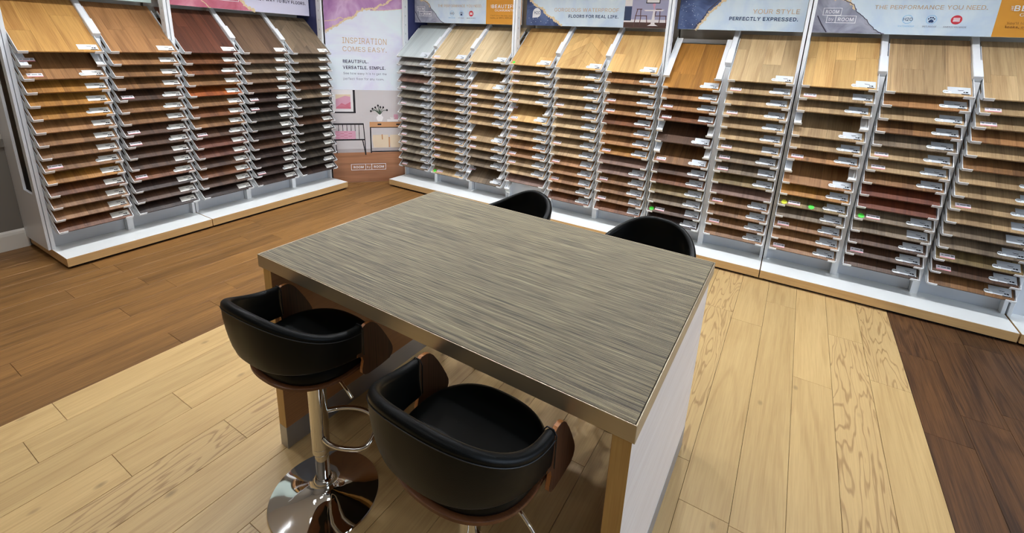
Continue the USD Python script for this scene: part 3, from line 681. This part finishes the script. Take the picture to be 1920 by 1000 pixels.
def logo_room(s, x0, y0, w, h):
    """ROOM / by ROOM in outlined boxes, two rows"""
    p = s.put('logo_box', frame_poly(x0, y0 + h * .5, x0 + w * .55, y0 + h, .004), 'ink_white', 4)
    s.text('ROOM', x0 + w * .08, x0 + w * .47, y0 + h * .64, h * .22, 'ink_white', 4, True, p)
    q = s.put('logo_box', unary_union([frame_poly(x0 + w * .14, y0, x0 + w * .42, y0 + h * .5, .004), frame_poly(x0 + w * .40, y0, x0 + w, y0 + h * .5, .004)]), 'ink_white', 4)
    s.text('by', x0 + w * .21, x0 + w * .35, y0 + h * .16, h * .20, 'ink_white', 4, False, q)
    s.text('ROOM', x0 + w * .48, x0 + w * .93, y0 + h * .14, h * .22, 'ink_white', 4, True, q)
def performance_sign(x_left, width, ox, label):
    """ox(x): position along the sign of a mark whose place was taken on the rightmost such sign"""
    s = Sign('header_sign', label, 'sign', (1, 0, 0), (0, -1, 0), (x_left, YB, 0), width, ZS0, ZS1, 'wash_blue')
    Lx = lambda x: ox(x) - x_left
    edge = [(.185, 2.20), (.271, 2.153), (.304, 2.096), (.363, 2.055), (.40, 2.005), (.436, 1.973), (.489, ZS0)]
    e = jag([(Lx(a), b) for a, b in edge], .004, 3)
    s.put('marble_art', Polygon([(0.0, ZS0)] + [(0.0, ZS1)] + [(Lx(.05), ZS1)] + e), 'marble_grey', 1)
    s.put('gold_edge', blobs([(Lx(.10), 2.23), (Lx(.15), 2.19), (Lx(.185), 2.195), (Lx(.245), 2.172), (Lx(.271), 2.15), (Lx(.28), 2.12)], .012, 5), 'gold_vein', 2)
    s.put('vein', unary_union([LineString([(Lx(a), b) for a, b in ((.055, 2.07), (.09, 2.01), (.13, 1.955))]).buffer(.004), LineString(e).buffer(.0022)]), 'vein_shadow', 3)
    logo_room(s, Lx(.085), 2.021, Lx(.304) - Lx(.085), .109)
    s.text('THE PERFORMANCE YOU NEED.', Lx(.403), Lx(1.023), 2.123, .027, 'ink_gold')
    kx = (Lx(1.0) - Lx(0)) / 1.0
    for nm, cx, mat in (('water', .609, 'ink_sky'), ('paw', .743, 'ink_sky'), ('made', .878, 'ink_red')):
        r = .030; c = Point(Lx(cx), 2.055).buffer(r, 16)
        if nm == 'made':
            b = s.put('icon_disc', c, 'ink_red', 2); fl_ = sbox(Lx(cx) - .018, 2.042, Lx(cx) + .018, 2.068)
            s.put('icon_flag', fl_.difference(unary_union([sbox(Lx(cx) - .018, 2.046 + .006 * i, Lx(cx) + .018, 2.048 + .006 * i) for i in range(4)])), 'ink_white', 3, b)
        else:
            b = s.put('icon_ring', c.difference(Point(Lx(cx), 2.055).buffer(r - .0035, 16)), 'ink_sky', 2)
            if nm == 'paw':
                s.put('icon_paw', unary_union([Point(Lx(cx) + a, 2.055 + d).buffer(q) for a, d, q in ((0, -.009, .010), (-.006, -.013, .008), (.006, -.013, .008), (-.016, .004, .0045), (-.006, .012, .0048), (.006, .012, .0048), (.016, .004, .0045))]), 'ink_navy', 3, b)
            else: s.text('H2O', Lx(cx) - .024, Lx(cx) + .030, 2.044, .022, 'ink_navy', 3, False, b)
    for txt, a, b, mat in (('WATERPROOF', .562, .656, 'ink_sky'), ('PET PROOF', .703, .780, 'ink_grey'), ('AMERICAN MADE', .816, .940, 'ink_grey')): s.text(txt, Lx(a), Lx(b), 2.002, .0105, mat)
    s.put('orange_panel', Polygon([(Lx(1.079), ZS0 + .001), (width - .001, ZS0 + .001), (width - .001, ZS1), (Lx(1.079), ZS1)]), 'ink_orange', 1)
    g = lambda f: Lx(1.079) + f * (width - Lx(1.079))
    s.text('THE', g(.13), g(.16), 2.117, .03, 'ink_white'); s.text('BEAUTIFUL', g(.17), g(.90), 2.115, .034, 'ink_white', 3, True)
    s.text('GUARANTEE', g(.25), g(.85), 2.081, .021, 'ink_white')
    s.text("You'll love the way your room", g(.13), g(.90), 2.032, .014, 'ink_brown'); s.text("looks, or WE'LL REPLACE IT.", g(.13), g(.88), 2.008, .014, 'ink_brown', 3, True)
    return s
# leftmost back-wall sign and rightmost one carry the same print
performance_sign(-4.065, 1.475, lambda x: -4.065 + .354 + (x - .403) * .995 if x > .39 else -4.065 + (x - .045) * 1.0, 'printed performance sign with orange panel, above the leftmost back wall rack')
performance_sign(.036, 1.475, lambda x: x, 'printed performance sign with three icons, above the rightmost back wall rack')
# waterproof floors
s = Sign('header_sign', 'gorgeous waterproof floors sign with dining room photo, on the back wall', 'sign', (1, 0, 0), (0, -1, 0), (-2.531, YB, 0), 1.475, ZS0, ZS1, 'wash_blue')
X0 = -2.531; q = lambda *ps: [(a - X0, b) for a, b in ps]
ev = [(-2.494, 2.20), (-2.418, 2.135), (-2.345, 2.113), (-2.306, 2.061), (-2.215, 2.017), (-2.123, ZS0)]
s.put('marble_art', Polygon([(0, ZS0), (0, ZS1), (.01, ZS1)] + jag(q(*ev), .006, 11)), 'marble_navy', 1)
s.put('gold_edge', blobs(q(*ev), .016, 12), 'gold_vein', 2)
s.put('gold_fleck', unary_union([Point(a - X0, b).buffer(.003, 3) for a, b in ((-2.50, 2.02), (-2.45, 2.01), (-2.40, 2.02), (-2.47, 1.975), (-2.42, 1.985), (-2.36, 1.99), (-2.30, 1.975), (-2.28, 2.0))]), 'ink_white', 2)
dp = unary_union([Point(-2.411 - X0, 2.072).buffer(.046, 16), Polygon(q((-2.458, 2.075), (-2.46, 2.022), (-2.415, 2.026)))])
d = s.put('water_drop', dp, 'ink_white', 3); s.text('H2O', -2.44 - X0, -2.372 - X0, 2.058, .030, 'ink_navy', 4, False, d)
s.text('GORGEOUS WATERPROOF', -2.211 - X0, -1.543 - X0, 2.086, .032, 'ink_gold'); s.text('FLOORS FOR REAL LIFE.', -2.052 - X0, -1.541 - X0, 2.030, .027, 'ink_navy', 3, True)
ph = s.put('room_photo', sbox(-1.486 - X0, ZS0 + .001, 1.474, ZS1), 'photo_lilac', 1)
s.put('photo_print', sbox(-1.486 - X0, ZS0 + .001, 1.474, 1.998), 'photo_dark_floor', 2, ph); s.put('photo_print', sbox(-1.486 - X0, 1.998, 1.474, 2.022), 'photo_white', 2, ph)
s.put('photo_print', sbox(*q((-1.486, 2.012))[0], *q((-1.419, 2.135))[0]), 'photo_blue', 3, ph); s.put('photo_print', sbox(*q((-1.486, 2.14))[0], *q((-1.419, 2.2))[0]), 'photo_white', 2, ph)
s.put('photo_print', frame_poly(*q((-1.292, 2.162))[0], *q((-1.166, 2.26))[0], .007), 'photo_black', 3, ph); s.put('photo_print', sbox(*q((-1.285, 2.169))[0], *q((-1.173, 2.253))[0]), 'photo_white', 2, ph)
tab_ = unary_union([Polygon(q((-1.31, 2.106), (-1.12, 2.109), (-1.14, 2.096), (-1.29, 2.096))), Polygon(q((-1.22, 2.098), (-1.206, 2.098), (-1.196, 1.985), (-1.165, 1.968), (-1.262, 1.968), (-1.232, 1.985)))])
s.put('photo_print', tab_, 'photo_white', 4, ph)
ch = lambda x: unary_union([LineString(q(*p)).buffer(.0035) for p in (((x - .005, 2.113), (x + .04, 2.113)), ((x, 2.112), (x - .012, 2.055)), ((x + .03, 2.112), (x + .032, 2.055)), ((x - .015, 2.055), (x + .09, 2.055)), ((x - .012, 2.05), (x - .025, 1.962)), ((x + .035, 2.05), (x + .03, 1.972)), ((x + .088, 2.05), (x + .098, 1.972)))])
s.put('photo_print', unary_union([ch(-1.365), ch(-1.19)]), 'photo_walnut', 3, ph)
s.put('photo_print', unary_union([Point(*q((-1.216, 2.148))[0]).buffer(.014, 5), LineString(q((-1.216, 2.14), (-1.212, 2.115))).buffer(.006)]), 'photo_pink', 5, ph)
# your style
s = Sign('header_sign', 'your style perfectly expressed sign with navy marble, on the back wall', 'sign', (1, 0, 0), (0, -1, 0), (-.990, YB, 0), .967, ZS0, ZS1, 'wash_blue')
X0 = -.990
ev = [(-.836, ZS0), (-.783, 2.017), (-.719, 2.113), (-.625, 2.195), (-.50, 2.30)]
s.put('marble_art', Polygon([(0, ZS0), (0, ZS1), (-.55 - X0, ZS1)] + jag(q(*ev[::-1]), .006, 21)), 'marble_navy', 1)
s.put('gold_edge', blobs(q(*ev), .014, 22), 'gold_vein', 2); s.put('vein', LineString(jag(q((-.86, ZS0 + .002), (-.80, 2.02), (-.745, 2.12), (-.66, 2.2)), .004, 23)).buffer(.004), 'vein_shadow', 2)
s.put('gold_fleck', unary_union([Point(rnd.uniform(.01, .18), rnd.uniform(1.97, 2.3)).buffer(rnd.uniform(.001, .0028), 3) for _ in range(40)]), 'ink_white', 2)
s.text('YOUR STYLE', -.405 - X0, -.071 - X0, 2.083, .035, 'ink_gold'); s.text('PERFECTLY EXPRESSED.', -.576 - X0, -.072 - X0, 2.029, .027, 'ink_navy', 3, True)
# left wall signs
s = Sign('header_sign', 'pink marble sign reading easy way to buy floors, on the left wall', 'sign', (0, 1, 0), (1, 0, 0), (XB, 2.108, 0), 1.475, ZS0, ZS1, 'sign_lilac')
Y0 = 2.108
s.put('marble_art', Polygon([(0, ZS0), (0, ZS1), (2.70 - Y0, ZS1)] + jag([(2.78 - Y0, 2.15), (2.81 - Y0, 2.06), (2.87 - Y0, 1.99), (2.97 - Y0, ZS0)], .005, 31)), 'marble_pink', 1)
s.put('gold_edge', blobs([(2.78 - Y0, 2.16), (2.815 - Y0, 2.06), (2.87 - Y0, 1.99), (2.95 - Y0, 1.955)], .020, 32), 'gold_vein', 2)
s.put('vein', LineString(jag([(.30, 2.1), (.36, 2.0), (.42, ZS0)], .006, 33)).buffer(.004), 'gold_vein', 2)
s.put('logo_box', frame_poly(.20, 2.026, 2.803 - Y0, 2.16, .005), 'ink_white', 3)
s.text('EASY WAY TO BUY FLOORS.', 2.955 - Y0, 3.541 - Y0, 2.062, .029, 'ink_dark', 3, True)
s = Sign('header_sign', 'pale green edged sign at the top left, mostly above the picture', 'sign', (0, 1, 0), (1, 0, 0), (XB, 1.095, 0), .96, ZS0, ZS1, 'sign_mint')

# ------------------------------------------------------------------ corner poster
PD = (math.cos(math.radians(47.37)), math.sin(math.radians(47.37)))
s = Sign('wall_poster', 'tall inspiration poster across the room corner, with marble and furniture photo', 'poster', (PD[0], PD[1], 0), (PD[1], -PD[0], 0), (-4.69, 3.655, 0), .872, 0.0, 2.6, 'wash_lilac')
vn = [(-.003, 1.785), (.053, 1.829), (.127, 1.861), (.193, 1.911), (.24, 1.946), (.314, 1.959), (.349, 2.012), (.429, 2.054), (.504, 2.073), (.56, 2.063), (.599, 2.112), (.656, 2.115), (.714, 2.161), (.78, 2.20)]
s.put('marble_art', Polygon([(.002, 2.59), (.002, 1.79)] + jag([(.004, 1.79)] + vn[1:9] + [(.503, 2.045), (.654, 2.055), (.868, 2.086)], .004, 41) + [(.868, 2.59)]), 'marble_purple', 1)
s.put('gold_edge', unary_union([blobs([(.012, 1.79)] + vn[1:], .015, 42), blobs([(.008, 1.905), (.112, 1.92), (.177, 1.956), (.221, 1.931)], .007, 43), blobs([(.503, 2.047), (.654, 2.057), (.86, 2.086)], .005, 44)]).intersection(sbox(0, 0, .872, 2.59)), 'gold_vein', 2)
s.text('INSPIRATION', .183, .672, 1.672, .066, 'ink_gold'); s.text('COMES EASY.', .182, .670, 1.584, .053, 'ink_gold')
s.text('BEAUTIFUL.', .178, .458, 1.454, .034, 'ink_dark', 3, True); s.text('VERSATILE. SIMPLE.', .176, .650, 1.384, .034, 'ink_dark', 3, True)
s.text('See how easy it is to get the', .178, .663, 1.321, .026, 'ink_grey'); s.text('perfect floor for any room.', .175, .631, 1.258, .026, 'ink_grey')
ph = s.put('room_photo', sbox(.002, .002, .870, 1.141), 'photo_wall', 1)
P_ = lambda poly, mat, l: s.put('photo_print', poly, mat, l, ph)
P_(sbox(.002, .002, .870, .380), 'photo_floor', 2); P_(sbox(.002, .380, .870, .425), 'photo_shade', 2)
P_(sbox(.02, .864, .294, 1.139), 'photo_black', 2); P_(sbox(.034, .882, .270, 1.139), 'photo_white', 3)
P_(sbox(.076, .915, .242, 1.087), 'photo_pink', 4); P_(Polygon([(.076, .93), (.14, .985), (.18, .965), (.242, 1.0), (.242, .92), (.076, .92)]), 'marble_pink', 5); P_(Polygon([(.076, 1.03), (.13, 1.05), (.18, 1.07), (.242, 1.06), (.242, 1.087), (.076, 1.087)]), 'photo_cream', 5)
bench = [sbox(.024, .722, .378, .742), sbox(.03, .531, .388, .548)] + [LineString([(x, .725), (x, .545)]).buffer(.003) for x in (.092, .139, .185, .233, .279, .323)] + [LineString([(.374, .735), (.386, .54), (.392, .352)]).buffer(.005), LineString([(.36, .535), (.39, .352)]).buffer(.006), LineString([(.05, .535), (.06, .38)]).buffer(.005)]
P_(unary_union(bench), 'photo_black', 3)
P_(sbox(.052, .549, .282, .648).buffer(-.008).buffer(.008), 'photo_pink', 4); P_(unary_union([sbox(.06 + .05 * (i % 2) + .09 * j, .562 + .018 * i, .10 + .05 * (i % 2) + .09 * j, .567 + .018 * i) for i in range(5) for j in range(2)]), 'marble_pink', 5)
P_(sbox(.448, .692, .862, .758), 'photo_oak', 3); P_(unary_union([sbox(.541, .718, .584, .736), sbox(.762, .718, .805, .735)]), 'photo_black', 4)
P_(unary_union([sbox(.449, .370, .463, .692), sbox(.840, .370, .854, .692), sbox(.454, .382, .86, .395), sbox(.449, .686, .86, .694)]), 'photo_black', 4); P_(sbox(.456, .395, .86, .432), 'photo_shade', 3)
bag = lambda a, b: Polygon([(a, .597), (b, .597), (b + .004, .53), (b - .004, .437), (a + .008, .437), (a - .006, .53)])
P_(unary_union([bag(.479, .663), bag(.685, .805)]), 'photo_cream', 4); P_(unary_union([LineString([(.59, .597), (.592, .545)]).buffer(.007), sbox(.666, .44, .682, .57)]), 'photo_oak', 5)
P_(Polygon([(.545, .854), (.595, .854), (.590, .838), (.610, .814), (.603, .79), (.592, .765), (.546, .765), (.534, .79), (.529, .814), (.550, .838)]), 'photo_white', 4)
tul = [(.468, .889), (.488, .918), (.52, .934), (.552, .957), (.579, .938), (.613, .936), (.656, .902)]
P_(unary_union([LineString([(.569, .85), (.565 + (a - .565) * .5, .90), (a, b)]).buffer(.003) for a, b in tul] + [Polygon([(.53, .90), (.56, .85), (.58, .85), (.61, .90), (.585, .88), (.57, .92), (.556, .88)])]), 'photo_green', 5)
P_(unary_union([affinity.scale(Point(a, b).buffer(.012, 6), .8, 1.1) for a, b in tul]), 'photo_black', 6)
P_(sbox(.655, .760, .783, .790), 'photo_white', 4); P_(Polygon([(.688, .814), (.745, .814), (.738, .791), (.696, .791)]), 'photo_white', 5); P_(sbox(.733, .791, .784, .851), 'photo_pink', 5)
lg = s.put('logo_box', unary_union([frame_poly(.213, .156, .384, .234, .005), frame_poly(.380, .156, .457, .234, .005), frame_poly(.453, .156, .625, .234, .005)]), 'ink_white', 4)
s.text('ROOM', .240, .358, .180, .027, 'ink_white', 4, True, lg); s.text('by', .398, .440, .180, .027, 'ink_white', 4, False, lg); s.text('ROOM', .480, .600, .180, .027, 'ink_white', 4, True, lg)
